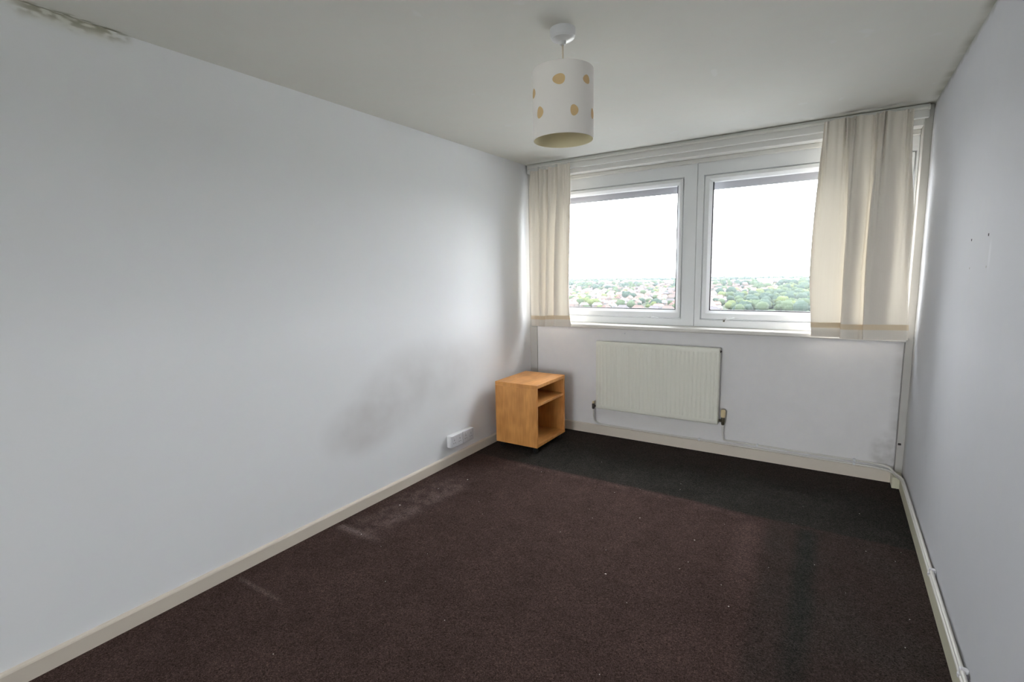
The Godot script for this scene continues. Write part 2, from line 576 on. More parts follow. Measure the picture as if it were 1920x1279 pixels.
func window_wall() -> void:
	var w := base("wall_window", Vector3(0, 0, 0))
	tag(w, "white wall below and around the window behind the radiator", "wall", "", "structure")
	var n1 := noise(41, 1.4, 3)
	var n2 := noise(42, 9.0, 3)
	var tex := picture(760, 256, func(u: float, v: float) -> Color:
		var x := u * W
		var y := (1.0 - v) * 0.95
		var f := 1.0 + 0.014 * n1.get_noise_2d(x, y) + 0.008 * n2.get_noise_2d(x, y)
		var c := Color(0.89, 0.882, 0.88) * f
		var p := Vector2(x, y)
		var s := 0.55 * blob(p, Vector2(2.76, 0.2), Vector2(0.12, 0.18)) * (0.6 + 0.9 * n2.get_noise_2d(x, y))
		s = maxf(s, 0.5 * smoothstep(2.74, 2.8, x) * (0.6 + 0.5 * n2.get_noise_2d(3.0, y)))
		c = c.lerp(Color(0.55, 0.54, 0.52), clampf(s * 0.7, 0.0, 1.0))
		return c.lerp(Color(0.86, 0.84, 0.8), 0.25 * blob(p, Vector2(1.2, 0.2), Vector2(0.7, 0.12))))
	var st := mb()
	box(st, Vector3(0.079, 0, -0.25), Vector3(2.804, 0.951, 0), 0.002, func(v: Vector3) -> Vector2: return Vector2(v.x / W, 1.0 - v.y / 0.95))
	build("infill_panel", st, textured(tex, 0.7), w)
	one_box("nib", Vector3(0, 0, -0.25), Vector3(0.0755, H, 0.001), 0.002, M.nib, w)
	one_box("nib", Vector3(2.809, 0, -0.25), Vector3(W, H, 0.001), 0.002, M.nib, w)
	one_box("backing", Vector3(0.0755, 0, -0.24), Vector3(0.079, H, -0.02), 0.0, M.nib, w)
	one_box("backing", Vector3(2.804, 0, -0.24), Vector3(2.809, 0.951, -0.02), 0.0, M.nib, w)
	one_box("lintel", Vector3(0.0755, 2.285, -0.25), Vector3(2.809, H, 0.0), 0.003, M.head_paint, w)
	st = mb()
	lathe(st, Vector3(0.93, 0.915, 0), [[0.0, 0.003], [0.004, 0.002], [0.005, 0.0]], 10, Vector3(0, 0, 1))
	build("wall_mark", st, M.concrete, w)  # small mark under the sill, built as a raised disc
	st = mb()
	box(st, Vector3(2.815, 0.262, 0.0), Vector3(2.832, 0.276, 0.006), 0.002)
	build("wall_mark", st, M.dark_metal, w)  # dark spot near the right corner, built as a small block
	# outside: the concrete band over the window and the ledge under it
	st = mb()
	extrude(st, [Vector2(-0.25, 2.7), Vector2(-0.25, 2.061), Vector2(-0.262, 2.061), Vector2(-0.41, 2.11), Vector2(-0.41, 2.7)], 0, -0.4, W + 0.4)
	build("outer_band", st, M.concrete, w)
	var wing := base("unseen_wing", Vector3(-6.0, GROUND, -4.0))  # out of view, placed to keep daylight off the right wall
	tag(wing, "unseen wing left of the window, placed to shade the right wall", "building", "", "structure")
	one_box("shading_wall", Vector3(-9.0, GROUND, -6.2), Vector3(-3.3, 14.0, -0.45), 0.05, mat(rgb8(128, 130, 134), 0.95), wing)
	wing = base("unseen_wing", Vector3(6.0, GROUND, -2.0))  # added out of view, shades the left wall near the window corner
	tag(wing, "added unseen wing right of the window, placed to shade the left wall", "building", "", "structure")
	one_box("shading_wall", Vector3(4.3, GROUND, -2.8), Vector3(9.0, 14.0, -0.45), 0.05, mat(rgb8(128, 130, 134), 0.95), wing)
	var low := base("added_bounce_block", Vector3(0.0, GROUND, -24.0))  # added below the view, its pale top bounces daylight onto the ceiling
	tag(low, "added unseen block whose pale top bounces daylight up to the ceiling", "building", "", "structure")
	one_box("bounce_block_wall", Vector3(-22.0, GROUND, -40.0), Vector3(20.0, -2.7, -7.5), 0.05, mat(rgb8(128, 130, 134), 0.95), low)
	one_box("bounce_block_top", Vector3(-22.0, -2.7, -40.0), Vector3(20.0, -2.45, -7.5), 0.05, mat(rgb8(172, 172, 168), 0.95), low)
	one_box("outer_ledge", Vector3(-0.6, 0.6, -0.33), Vector3(W + 0.6, 0.955, -0.25), 0.004, mat(rgb8(112, 112, 110), 0.95), w)


func windows() -> void:
	var defs := [
		["window_1", 0.0795, 1.461, 0.094, 1.355, 0.134, 1.311, "left white framed window looking out over houses"],
		["window_2", 1.463, 2.8085, 1.515, 2.793, 1.573, 2.757, "right white framed window looking out over green woodland"]]
	for d in defs:
		var w := base(d[0], Vector3((d[1] + d[2]) / 2.0, 0.985, -0.16))
		tag(w, d[7], "window", "", "structure")
		var y0 := 0.985
		var y1 := 2.284
		var o := Rect2(d[1], y0, d[2] - d[1], y1 - y0)
		var g := Rect2(d[3], 1.047, d[4] - d[3], 2.156 - 1.047)
		var i := Rect2(d[5], 1.115, d[6] - d[5], 2.105 - 1.115)
		var st := mb()
		mitred(st, o, g, [[0, 0, -0.19], [0, 0, -0.122], [0, 0.003, -0.119], [1, -0.006, -0.119], [1, 0.0, -0.127], [1, 0.0, -0.19], [0, 0, -0.19]])
		build("outer_frame", st, M.upvc, w)
		st = mb()
		var s := Rect2(g.position + Vector2(0.003, 0.003), g.size - Vector2(0.006, 0.006))
		mitred(st, s, i, [[0, 0, -0.185], [0, 0, -0.118], [0, 0.005, -0.112], [1, -0.022, -0.112], [1, -0.016, -0.118], [1, 0.0, -0.135], [1, 0.0, -0.185], [0, 0, -0.185]])
		build("sash", st, M.upvc, w)
		st = mb()
		i.size.y += 0.025
		var gi := Rect2(i.position + Vector2(0.007, 0.007), i.size - Vector2(0.014, 0.014))
		mitred(st, i, gi, [[0, -0.004, -0.16], [0, -0.004, -0.1365], [1, 0, -0.1395], [1, 0, -0.16], [0, -0.004, -0.16]])
		build("gasket", st, M.gasket, w)
		st = mb()
		box(st, Vector3(i.position.x - 0.006, i.position.y - 0.006, -0.156), Vector3(i.end.x + 0.006, i.end.y + 0.006, -0.144))
		# the pane is one sheet of clear glass
		st = mb()
		var a := Vector3(i.position.x - 0.003, i.position.y - 0.003, -0.148)
		var b := Vector3(i.end.x + 0.003, i.end.y + 0.003, -0.148)
		quad(st, a, Vector3(b.x, a.y, a.z), b, Vector3(a.x, b.y, a.z), Vector3(0, 0, 1))
		build("pane", st, M.glass, w)
		# lever handle on the bottom of the sash
		var hx: float = 1.72 if d[0] == "window_2" else 1.13
		st = mb()
		box(st, Vector3(hx - 0.014, 1.040, -0.112), Vector3(hx + 0.014, 1.068, -0.104), 0.003)
		box(st, Vector3(hx - 0.006, 1.046, -0.104), Vector3(hx + 0.006, 1.058, -0.084), 0.003)
		if d[0] == "window_2":
			tube(st, [Vector3(hx, 1.052, -0.088), Vector3(hx + 0.03, 1.058, -0.085), Vector3(hx + 0.052, 1.064, -0.088)], 0.006, 8)
		else:
			tube(st, [Vector3(hx, 1.052, -0.088), Vector3(hx + 0.035, 1.050, -0.086), Vector3(hx + 0.055, 1.046, -0.088)], 0.006, 8)
		build("window_handle", st, M.upvc, w)
		st = mb()
		lathe(st, Vector3(hx - 0.03 if d[0] == "window_2" else 0.47, 1.036 if d[0] == "window_2" else 1.06, -0.119), [[0.0, 0.012], [0.006, 0.012], [0.007, 0.008], [0.007, 0.0]], 12, Vector3(0, 0, 1))
		build("window_lock", st, M.brass if d[0] == "window_2" else M.plastic_grey, w)


func trims() -> void:
	# inner window board with a rounded nose
	var st := mb()
	var prof := [Vector2(-0.18, 0.951), Vector2(0.026, 0.951), Vector2(0.031, 0.954), Vector2(0.034, 0.960), Vector2(0.034, 0.974), Vector2(0.031, 0.981), Vector2(0.025, 0.985), Vector2(-0.18, 0.985)]
	extrude(st, prof, 0, 0.0795, 2.8085)
	tag(build("window_sill", st, M.trim_paint), "white painted wooden window board running under both windows", "window sill", "", "structure")
	# painted bead round the head of the opening
	st = mb()
	box(st, Vector3(0.08, 2.253, -0.118), Vector3(2.808, 2.285, -0.095), 0.004)
	tag(build("trim_1", st, M.head_paint), "white bead across the top of the window frames", "trim", "", "structure")
	# curtain board
	st = mb()
	box(st, Vector3(0.012, 2.322, 0.0005), Vector3(2.828, 2.3995, 0.036), 0.003)
	tag(build("trim_2", st, M.head_paint), "white wooden curtain board across the top of the window wall", "trim", "", "structure")
	# skirtings
	st = mb()
	extrude(st, [Vector2(0, 0), Vector2(0.016, 0), Vector2(0.016, 0.062), Vector2(0.013, 0.068), Vector2(0.007, 0.0725), Vector2(0, 0.0735)], 2, 0.0, L)
	tag(build("baseboard_left", st, M.cream_paint), "cream painted skirting board along the left wall", "skirting board", "", "structure")
	st = mb()
	extrude(st, [Vector2(0, 0), Vector2(0.015, 0), Vector2(0.015, 0.076), Vector2(0.012, 0.081), Vector2(0.006, 0.084), Vector2(0, 0.084)], 0, 0.017, 2.789)
	tag(build("baseboard_back", st, M.cream_paint), "off-white skirting board under the window and radiator", "skirting board", "", "structure")
	st = mb()
	extrude(st, [Vector2(W, 0), Vector2(W - 0.021, 0), Vector2(W - 0.021, 0.073), Vector2(W - 0.017, 0.079), Vector2(W - 0.008, 0.082), Vector2(W, 0.082)], 2, 0.113, 5.9)
	tag(build("baseboard_right", st, M.old_cream), "yellowed cream skirting board along the right wall under the pipes", "skirting board", "", "structure")
	st = mb()
	box(st, Vector3(2.790, 0, 0.002), Vector3(2.846, 0.074, 0.111), 0.002)
	tag(build("trim_3", st, M.old_cream), "short cream wooden block in the right corner below the pipes", "trim", "", "structure")


# ---------------------------------------------------------------- curtains

func catmull(p: Array, t: float) -> Vector2:
	var n := p.size() - 1
	var f := t * n
	var k := clampi(int(f), 0, n - 1)
	var u := f - k
	var a: Vector2 = p[maxi(k - 1, 0)]
	var b: Vector2 = p[k]
	var c: Vector2 = p[k + 1]
	var d: Vector2 = p[mini(k + 2, n)]
	return 0.5 * ((2.0 * b) + (c - a) * u + (2.0 * a - 5.0 * b + 4.0 * c - d) * u * u + (3.0 * b - a - 3.0 * c + d) * u * u * u)


# keys: [height, plan points]; the same number of points at every height.
func plan_at(keys: Array, y: float) -> Array:
	var k := 0
	while k < keys.size() - 2 and y < keys[k + 1][0]: k += 1
	var t: float = clampf((keys[k][0] - y) / (keys[k][0] - keys[k + 1][0]), 0.0, 1.0)
	var before: Array = keys[maxi(k - 1, 0)][1]
	var a: Array = keys[k][1]
	var b: Array = keys[k + 1][1]
	var after: Array = keys[mini(k + 2, keys.size() - 1)][1]
	var out := []
	for j in a.size():
		out.append(0.5 * (2.0 * a[j] + (b[j] - before[j]) * t + (2.0 * before[j] - 5.0 * a[j] + 4.0 * b[j] - after[j]) * t * t + (3.0 * a[j] - before[j] - 3.0 * b[j] + after[j]) * t * t * t) as Vector2)
	return out


# A sheet of cloth between heights; push moves it along its own normal (for the hem's second layer).
func cloth(keys: Array, ytop: Callable, ybot: Callable, cols: int, rows: int, gather: float, freq: float, push := 0.0, top_share := 0.0, bottom_share := 1.0) -> SurfaceTool:
	var st := mb()
	var pts := []
	for r in rows + 1:
		var v := lerpf(top_share, bottom_share, float(r) / rows)
		var row := []
		var plan := plan_at(keys, lerpf(ytop.call(0.5), ybot.call(0.5), v))
		for c in cols + 1:
			var s := float(c) / cols
			var q := catmull(plan, s)
			var y := lerpf(ytop.call(s), ybot.call(s), v)
			var g := gather * exp(-v * 5.0) * (0.75 + 0.5 * sin(q.x * 37.0 + freq))
			var z := q.y + g * sin(TAU * q.x / 0.036 + 1.6 * sin(q.x * 41.0 + 1.0) - 0.8 * v) + 0.003 * sin(s * 40.0 + v * 5.0)
			row.append(Vector3(q.x + 0.3 * g * sin(TAU * q.x / 0.05 + 2.0), y, z))
		pts.append(row)
	var nrm := []
	for r in rows + 1:
		var row := []
		for c in cols + 1:
			var du: Vector3 = pts[r][mini(c + 1, cols)] - pts[r][maxi(c - 1, 0)]
			var dv: Vector3 = pts[mini(r + 1, rows)][c] - pts[maxi(r - 1, 0)][c]
			row.append(dv.cross(du).normalized())
		nrm.append(row)
	if push != 0.0:
		for r in rows + 1:
			for c in cols + 1: pts[r][c] += nrm[r][c] * push
	for r in rows:
		for c in cols:
			tri(st, pts[r][c], pts[r][c + 1], pts[r + 1][c + 1], nrm[r][c], nrm[r][c + 1], nrm[r + 1][c + 1])
			tri(st, pts[r][c], pts[r + 1][c + 1], pts[r + 1][c], nrm[r][c], nrm[r + 1][c + 1], nrm[r + 1][c])
	return st


# Plan of a curtain: single runs between folded-over strips [a, b] where the cloth lies three times.
func plan(left: float, strips: Array, right: float, zb: float, deep: float, ret: float) -> Array:
	var p: Array = [Vector2(left + 0.012, zb - 0.02), Vector2(left, zb - 0.006), Vector2(left + 0.012, zb)]
	var x := left
	for s in strips:
		var a: float = s[0]
		var b: float = s[1]
		p.append(Vector2(lerpf(x, a, 0.5), zb + 0.35 * deep))
		p.append(Vector2(a, zb - 0.1 * deep))
		p.append(Vector2(b - 0.007, zb - 0.45 * deep))
		p.append(Vector2(b, zb - 0.15 * deep))
		p.append(Vector2(b - 0.009, zb + 0.1 * deep))
		p.append(Vector2(a + 0.009, zb + 0.35 * deep))
		p.append(Vector2(a, zb + 0.7 * deep))
		p.append(Vector2(a + 0.009, zb + deep))
		p.append(Vector2(lerpf(a, b, 0.6), zb + deep))
		x = b
	p.append(Vector2(lerpf(x, right, 0.35), zb + 0.45 * deep))
	p.append(Vector2(lerpf(x, right, 0.75), zb + 0.2 * deep))
	p.append(Vector2(right - 0.006, zb + 0.2 * deep))
	p.append(Vector2(right, zb))
	p.append(Vector2(right - 0.008, zb - 0.015))
	p.append(Vector2(right - ret, zb - 0.02))
	return p


func curtains() -> void:
	var rail := base("curtain_rail", Vector3(1.43, 2.366, 0.045))
	tag(rail, "slim white curtain track fixed along the board above the windows", "curtain rail")
	var st := mb()
	extrude(st, [Vector2(0.0365, 2.366), Vector2(0.052, 2.364), Vector2(0.054, 2.367), Vector2(0.054, 2.377), Vector2(0.052, 2.38), Vector2(0.0365, 2.38)], 0, 0.03, 2.822)
	build("track", st, M.rail, rail)
	for x in [0.03, 2.822]:
		one_box("end_stop", Vector3(x - 0.006, 2.360, 0.0365), Vector3(x + 0.006, 2.384, 0.058), 0.002, M.rail, rail)
	var heads := []
	# right curtain
	var keys := [
		[2.372, plan(2.287, [[2.415, 2.462], [2.565, 2.640]], 2.742, 0.088, 0.024, 0.03)],
		[2.15, plan(2.281, [[2.432, 2.500], [2.578, 2.676]], 2.752, 0.088, 0.026, 0.034)],
		[1.75, plan(2.261, [[2.445, 2.524], [2.567, 2.692]], 2.787, 0.086, 0.03, 0.058)],
		[1.37, plan(2.258, [[2.447, 2.513], [2.567, 2.693]], 2.788, 0.086, 0.034, 0.02)],
		[0.968, plan(2.286, [[2.452, 2.513], [2.576, 2.688]], 2.812, 0.088, 0.036, 0.014)]]
	var yt := func(s: float) -> float: return lerpf(2.373, 2.366, s) + 0.004 * sin(s * 60.0)
	var yb := func(s: float) -> float: return 0.968 + 0.004 * sin(s * 9.0)
	var c := base("curtain", Vector3(2.53, 0.968, 0.09))
	tag(c, "cream cotton curtain pushed to the right end of the rail, the wider of the two", "curtain")
	build("fabric", cloth(keys, yt, yb, 300, 70, 0.021, 12.0), M.cotton, c)
	build("hem", cloth(keys, yt, yb, 300, 5, 0.0, 0.0, -0.0022, 0.957, 0.999), M.cotton, c)
	build("hem_fold", cloth(keys, yt, yb, 300, 3, 0.0, 0.0, 0.0016, 0.930, 0.955), M.cotton_band, c)
	build("heading_tape", cloth(keys, yt, yb, 300, 3, 0.021, 12.0, -0.002, 0.012, 0.034), M.cotton, c)
	for k in 9:
		var x := lerpf(2.31, 2.73, k / 8.0)
		one_box("glider", Vector3(x - 0.003, 2.352, 0.048), Vector3(x + 0.003, 2.366, 0.088), 0.001, M.rail, c)
	# left curtain
	keys = [
		[2.338, plan(0.066, [[0.175, 0.212], [0.265, 0.297], [0.346, 0.385]], 0.462, 0.082, 0.02, 0.02)],
		[2.2, plan(0.058, [[0.170, 0.214], [0.262, 0.297], [0.346, 0.388]], 0.470, 0.084, 0.022, 0.024)],
		[1.72, plan(0.053, [[0.165, 0.203], [0.240, 0.273], [0.326, 0.373]], 0.460, 0.088, 0.026, 0.02)],
		[1.3, plan(0.058, [[0.159, 0.198], [0.228, 0.263], [0.311, 0.364]], 0.450, 0.09, 0.028, 0.012)],
		[1.05, plan(0.062, [[0.160, 0.195], [0.222, 0.256], [0.308, 0.362]], 0.456, 0.09, 0.028, 0.012)],
		[0.958, plan(0.064, [[0.160, 0.193], [0.221, 0.254], [0.308, 0.360]], 0.474, 0.092, 0.03, 0.012)]]
	yt = func(s: float) -> float: return lerpf(2.330, 2.352, smoothstep(0.3, 0.9, s)) + 0.005 * sin(s * 50.0)
	yb = func(s: float) -> float: return lerpf(0.952, 0.966, s) + 0.003 * sin(s * 11.0)
	c = base("curtain", Vector3(0.26, 0.955, 0.09))
	tag(c, "cream cotton curtain bunched in the left corner, the narrower of the two", "curtain")
	build("fabric", cloth(keys, yt, yb, 300, 70, 0.015, 13.0), M.cotton, c)
	build("hem", cloth(keys, yt, yb, 300, 5, 0.0, 0.0, -0.0022, 0.957, 0.999), M.cotton, c)
	build("hem_fold", cloth(keys, yt, yb, 300, 3, 0.0, 0.0, 0.0016, 0.930, 0.955), M.cotton_band, c)
	build("heading_tape", cloth(keys, yt, yb, 300, 3, 0.015, 13.0, -0.002, 0.012, 0.034), M.cotton, c)
	for k in 7:
		var x := lerpf(0.09, 0.44, k / 6.0)
		one_box("glider", Vector3(x - 0.003, 2.316, 0.048), Vector3(x + 0.003, 2.366, 0.086), 0.001, M.rail, c)


# ---------------------------------------------------------------- pendant lamp

func pendant() -> void:
	var at := Vector3(1.437, 0, 2.131)
	var o := base("pendant_lamp", Vector3(at.x, H, at.z))
	tag(o, "pendant ceiling lamp with a cream drum shade dotted with tan ovals", "ceiling lamp")
	var st := mb()
	lathe(st, at + Vector3(0, 2.4, 0), [[0.051, 0.0], [0.051, -0.012], [0.049, -0.030], [0.044, -0.037], [0.030, -0.042], [0.014, -0.046], [0.012, -0.058], [0.006, -0.060]], 40)
	build("ceiling_rose", st, M.plastic, o)
	st = mb()
	tube(st, [at + Vector3(0, 2.345, 0), at + Vector3(0.001, 2.28, 0), at + Vector3(0, 2.225, 0)], 0.0036, 10)
	build("cord", st, M.cord, o)
	st = mb()
	lathe(st, at + Vector3(0, 2.155, 0), [[0.0, 0.075], [0.009, 0.075], [0.017, 0.055], [0.018, 0.01], [0.021, 0.008], [0.021, 0.0], [0.018, -0.002], [0.018, -0.022], [0.0, -0.022]], 24)
	build("lamp_holder", st, M.plastic, o)
	st = mb()
	lathe(st, at + Vector3(0, 2.155, 0), [[0.0, -0.102], [0.014, -0.099], [0.025, -0.088], [0.029, -0.073], [0.026, -0.056], [0.017, -0.038], [0.013, -0.022], [0.0, -0.022]], 24)
	build("bulb", st, mat(rgb8(236, 234, 226), 0.3), o)
	var r := 0.1225
	st = mb()
	lathe(st, at, [[r - 0.0015, 1.975], [r, 1.976], [r, 2.242], [r - 0.0015, 2.243]], 72)
	var sh := build("shade", st, M.shade, o)
	st = mb()
	lathe(st, at, [[r - 0.0022, 2.243], [r - 0.0022, 1.975]], 72)
	build("lining", st, M.shade_in, sh)
	st = mb()
	var ring := []
	for k in 25: ring.append(at + Vector3(cos(TAU * k / 24.0) * 0.021, 2.1565, sin(TAU * k / 24.0) * 0.021))
	tube(st, ring, 0.0016, 6, false)
	for k in 3:
		var a := TAU * k / 3.0 + 0.4
		var dir := Vector3(cos(a), 0, sin(a))
		tube(st, [at + Vector3(0, 2.1565, 0) + dir * 0.021, at + Vector3(0, 2.185, 0) + dir * 0.07, at + Vector3(0, 2.238, 0) + dir * (r - 0.003)], 0.0016, 6)
	build("shade_carrier", st, M.plastic, o)
	var spots := [[70.2, 2.172, 0.0245, 0.0195], [15.0, 2.178, 0.019, 0.0165], [135.0, 2.15, 0.02, 0.018], [195.0, 2.17, 0.022, 0.018], [255.0, 2.175, 0.022, 0.018], [315.0, 2.17, 0.022, 0.018], [111.0, 2.065, 0.0185, 0.022], [42.6, 2.058, 0.0165, 0.0205], [-8.0, 2.062, 0.017, 0.02], [170.0, 2.06, 0.018, 0.02], [230.0, 2.065, 0.018, 0.02], [290.0, 2.06, 0.018, 0.02]]
	for s in spots:
		st = mb()
		var a0 := deg_to_rad(s[0])
		var put := func(u: float, v: float, d: float) -> Vector3:
			var a: float = a0 + u * s[2] / r
			return at + Vector3(cos(a) * (r + d), s[1] + v * s[3], sin(a) * (r + d))
		var rings := [[0.0, 0.0012], [0.55, 0.0013], [0.85, 0.001], [1.0, 0.0001]]
		for k in 3:
			for j in 24:
				var b0 := TAU * j / 24.0
				var b1 := TAU * (j + 1) / 24.0
				var w0 := 1.0 + 0.06 * sin(3.0 * b0 + s[0])
				var w1 := 1.0 + 0.06 * sin(3.0 * b1 + s[0])
				var q0: Array = rings[k]
				var q1: Array = rings[k + 1]
				var n := Vector3(cos(a0), 0, sin(a0))
				var v00: Vector3 = put.call(cos(b0) * q0[0] * w0, sin(b0) * q0[0] * w0, q0[1])
				var v01: Vector3 = put.call(cos(b1) * q0[0] * w1, sin(b1) * q0[0] * w1, q0[1])
				var v10: Vector3 = put.call(cos(b0) * q1[0] * w0, sin(b0) * q1[0] * w0, q1[1])
				var v11: Vector3 = put.call(cos(b1) * q1[0] * w1, sin(b1) * q1[0] * w1, q1[1])
				if k > 0: tri(st, v00, v01, v11, n, n, n)
				tri(st, v00, v11, v10, n, n, n)
		build("spot", st, M.spot, sh)


# ---------------------------------------------------------------- radiator and pipes

func radiator() -> void:
	var x0 := 0.699
	var x1 := 1.706
	var y0 := 0.252
	var y1 := 0.846
	var zf := 0.082
	var o := base("radiator", Vector3((x0 + x1) / 2.0, y0, 0.0))
	tag(o, "cream single panel radiator with vertical flutes below the window", "radiator")
	# pressed front: flutes between a plain band at the top and one at the bottom
	var st := mb()
	var flutes := 30
	var pitch := (x1 - x0 - 0.03) / flutes
	var xs := [[x0 + 0.001, 0.012], [x0 + 0.003, 0.004], [x0 + 0.009, 0.0]]
	for k in flutes:
		var c: float = x0 + 0.015 + pitch * (k + 0.5)
		for q in [[-0.0095, 0.0, 0], [-0.0062, 0.0010, 1], [-0.0028, 0.0036, 1], [0.0028, 0.0036, 1], [0.0062, 0.0010, 1], [0.0095, 0.0, 0]]:
			xs.append([c + q[0], 0.0, q[1]])
	xs.append([x1 - 0.009, 0.0]); xs.append([x1 - 0.003, 0.004]); xs.append([x1 - 0.001, 0.012])
	var ys := [[y0, 0.014, 0.0], [y0 + 0.002, 0.004, 0.0], [y0 + 0.010, 0.0, 0.0], [y0 + 0.036, 0.0, 0.0], [y0 + 0.046, 0.0, 1.0], [y1 - 0.042, 0.0, 1.0], [y1 - 0.033, 0.0, 0.0], [y1 - 0.010, 0.0, 0.0], [y1 - 0.002, 0.004, 0.0], [y1, 0.014, 0.0]]
	var g := []
	for yy in ys:
		var row := []
		for xx in xs:
			var dz: float = maxf(xx[1], yy[1]) + (xx[2] if xx.size() > 2 else 0.0) * yy[2]
			row.append(Vector3(xx[0], yy[0], zf - dz))
		g.append(row)
	var nr := []
	for r in g.size():
		var row := []
		for c in xs.size():
			var du: Vector3 = g[r][mini(c + 1, xs.size() - 1)] - g[r][maxi(c - 1, 0)]
			var dv: Vector3 = g[mini(r + 1, g.size() - 1)][c] - g[maxi(r - 1, 0)][c]
			row.append(du.cross(dv).normalized())
		nr.append(row)
	for r in g.size() - 1:
		for c in xs.size() - 1:
			tri(st, g[r][c], g[r][c + 1], g[r + 1][c + 1], nr[r][c], nr[r][c + 1], nr[r + 1][c + 1])
			tri(st, g[r][c], g[r + 1][c + 1], g[r + 1][c], nr[r][c], nr[r + 1][c + 1], nr[r + 1][c])
	build("front_panel", st, M.rad, o)
	one_box("back_panel", Vector3(x0, y0, 0.044), Vector3(x1, y1, 0.0705), 0.003, M.rad, o)
	for x in [x0 + 0.14, x1 - 0.14]:
		one_box("bracket", Vector3(x - 0.015, y0 + 0.08, 0.0), Vector3(x + 0.015, y1 - 0.08, 0.044), 0.002, M.rad, o)
	st = mb()
	lathe(st, Vector3(x1 - 0.001, y1 - 0.025, 0.062), [[0.0, 0.010], [0.004, 0.010], [0.005, 0.006], [0.009, 0.005], [0.010, 0.0]], 12, Vector3(1, 0, 0))
	build("bleed_plug", st, M.dark_metal, o)
	# lockshield valve, left
	st = mb()
	tube(st, [Vector3(x0 + 0.002, 0.268, 0.058), Vector3(x0 - 0.034, 0.268, 0.058)], 0.008, 12)
	lathe(st, Vector3(x0 - 0.030, 0.240, 0.058), [[0.0, 0.0], [0.010, 0.0], [0.012, 0.008], [0.012, 0.042], [0.009, 0.048], [0.0, 0.048]], 16)
	build("lockshield_valve", st, M.dark_metal, o)
	st = mb()
	lathe(st, Vector3(x0 - 0.030, 0.288, 0.058), [[0.009, 0.0], [0.010, 0.006], [0.009, 0.02], [0.0, 0.022]], 14)
	build("valve_stem", st, M.valve_cap, o)
	# thermostatic valve, right
	st = mb()
	tube(st, [Vector3(x1 - 0.002, 0.282, 0.058), Vector3(x1 + 0.034, 0.282, 0.058)], 0.009, 12)
	lathe(st, Vector3(x1 + 0.034, 0.252, 0.058), [[0.0, 0.0], [0.009, 0.0], [0.012, 0.006], [0.012, 0.02], [0.015, 0.024], [0.015, 0.05], [0.012, 0.056], [0.012, 0.062], [0.0, 0.062]], 16)
	build("valve_body", st, M.brass, o)
	st = mb()
	lathe(st, Vector3(x1 + 0.034, 0.312, 0.058), [[0.0, 0.0], [0.013, 0.0], [0.017, 0.006], [0.0185, 0.02], [0.0185, 0.05], [0.016, 0.058], [0.009, 0.061], [0.0, 0.061]], 20)
	build("valve_cap", st, M.valve_cap, o)


func pipes() -> void:
	# from the left valve, along the top of the skirting
	var r := 0.0068
	var xr := W - 0.015
	var p := base("heating_pipe", Vector3(0.67, 0.1, 0.03))
	tag(p, "thin painted heating pipe from the radiator's left valve along the skirting top", "pipe")
	var st := mb()
	tube(st, rounded([Vector3(0.669, 0.2398, 0.058), Vector3(0.669, 0.17, 0.05), Vector3(0.669, 0.115, 0.022), Vector3(0.73, 0.0925, 0.0125), Vector3(1.2, 0.0925, 0.0125), Vector3(2.70, 0.0905, 0.0125), Vector3(2.785, 0.088, 0.03), Vector3(2.815, 0.083, 0.115), Vector3(xr - 0.004, 0.0885, 0.19), Vector3(xr - 0.004, 0.0885, 5.88)], 0.05), r, 12)
	build("pipe_run", st, M.trim_paint, p)
	for q in [[1.56, 0], [2.585, 0]]:
		one_box("pipe_clip", Vector3(q[0] - 0.008, 0.0845, 0.0005), Vector3(q[0] + 0.008, 0.1045, 0.021), 0.003, M.plastic, p)
	for z in [1.353, 2.008, 2.75, 3.5]:
		one_box("pipe_clip", Vector3(xr - 0.014, 0.0815, z - 0.008), Vector3(W - 0.0005, 0.0985, z + 0.008), 0.003, M.plastic, p)
	# from the right valve, one above the other
	p = base("heating_pipe", Vector3(1.74, 0.12, 0.03))
	tag(p, "thin painted heating pipe from the radiator's thermostatic right valve to the corner", "pipe")
	st = mb()
	tube(st, rounded([Vector3(1.740, 0.2518, 0.058), Vector3(1.740, 0.19, 0.055), Vector3(1.744, 0.116, 0.018), Vector3(1.80, 0.118, 0.014), Vector3(2.70, 0.116, 0.014), Vector3(2.775, 0.114, 0.024), Vector3(2.802, 0.102, 0.11), Vector3(xr - 0.002, 0.107, 0.20), Vector3(xr - 0.002, 0.109, 5.88)], 0.045), r, 12)
	build("pipe_run", st, M.trim_paint, p)
	for q in [1.98, 2.585]:
		one_box("pipe_clip", Vector3(q - 0.008, 0.1065, 0.0005), Vector3(q + 0.008, 0.1275, 0.0215), 0.003, M.plastic, p)
	for z in [1.353, 2.008, 2.75, 3.5]:
		one_box("pipe_clip", Vector3(xr - 0.010, 0.1000, z - 0.008), Vector3(W - 0.0005, 0.119, z + 0.008), 0.003, M.plastic, p)


# ---------------------------------------------------------------- bedside cabinet

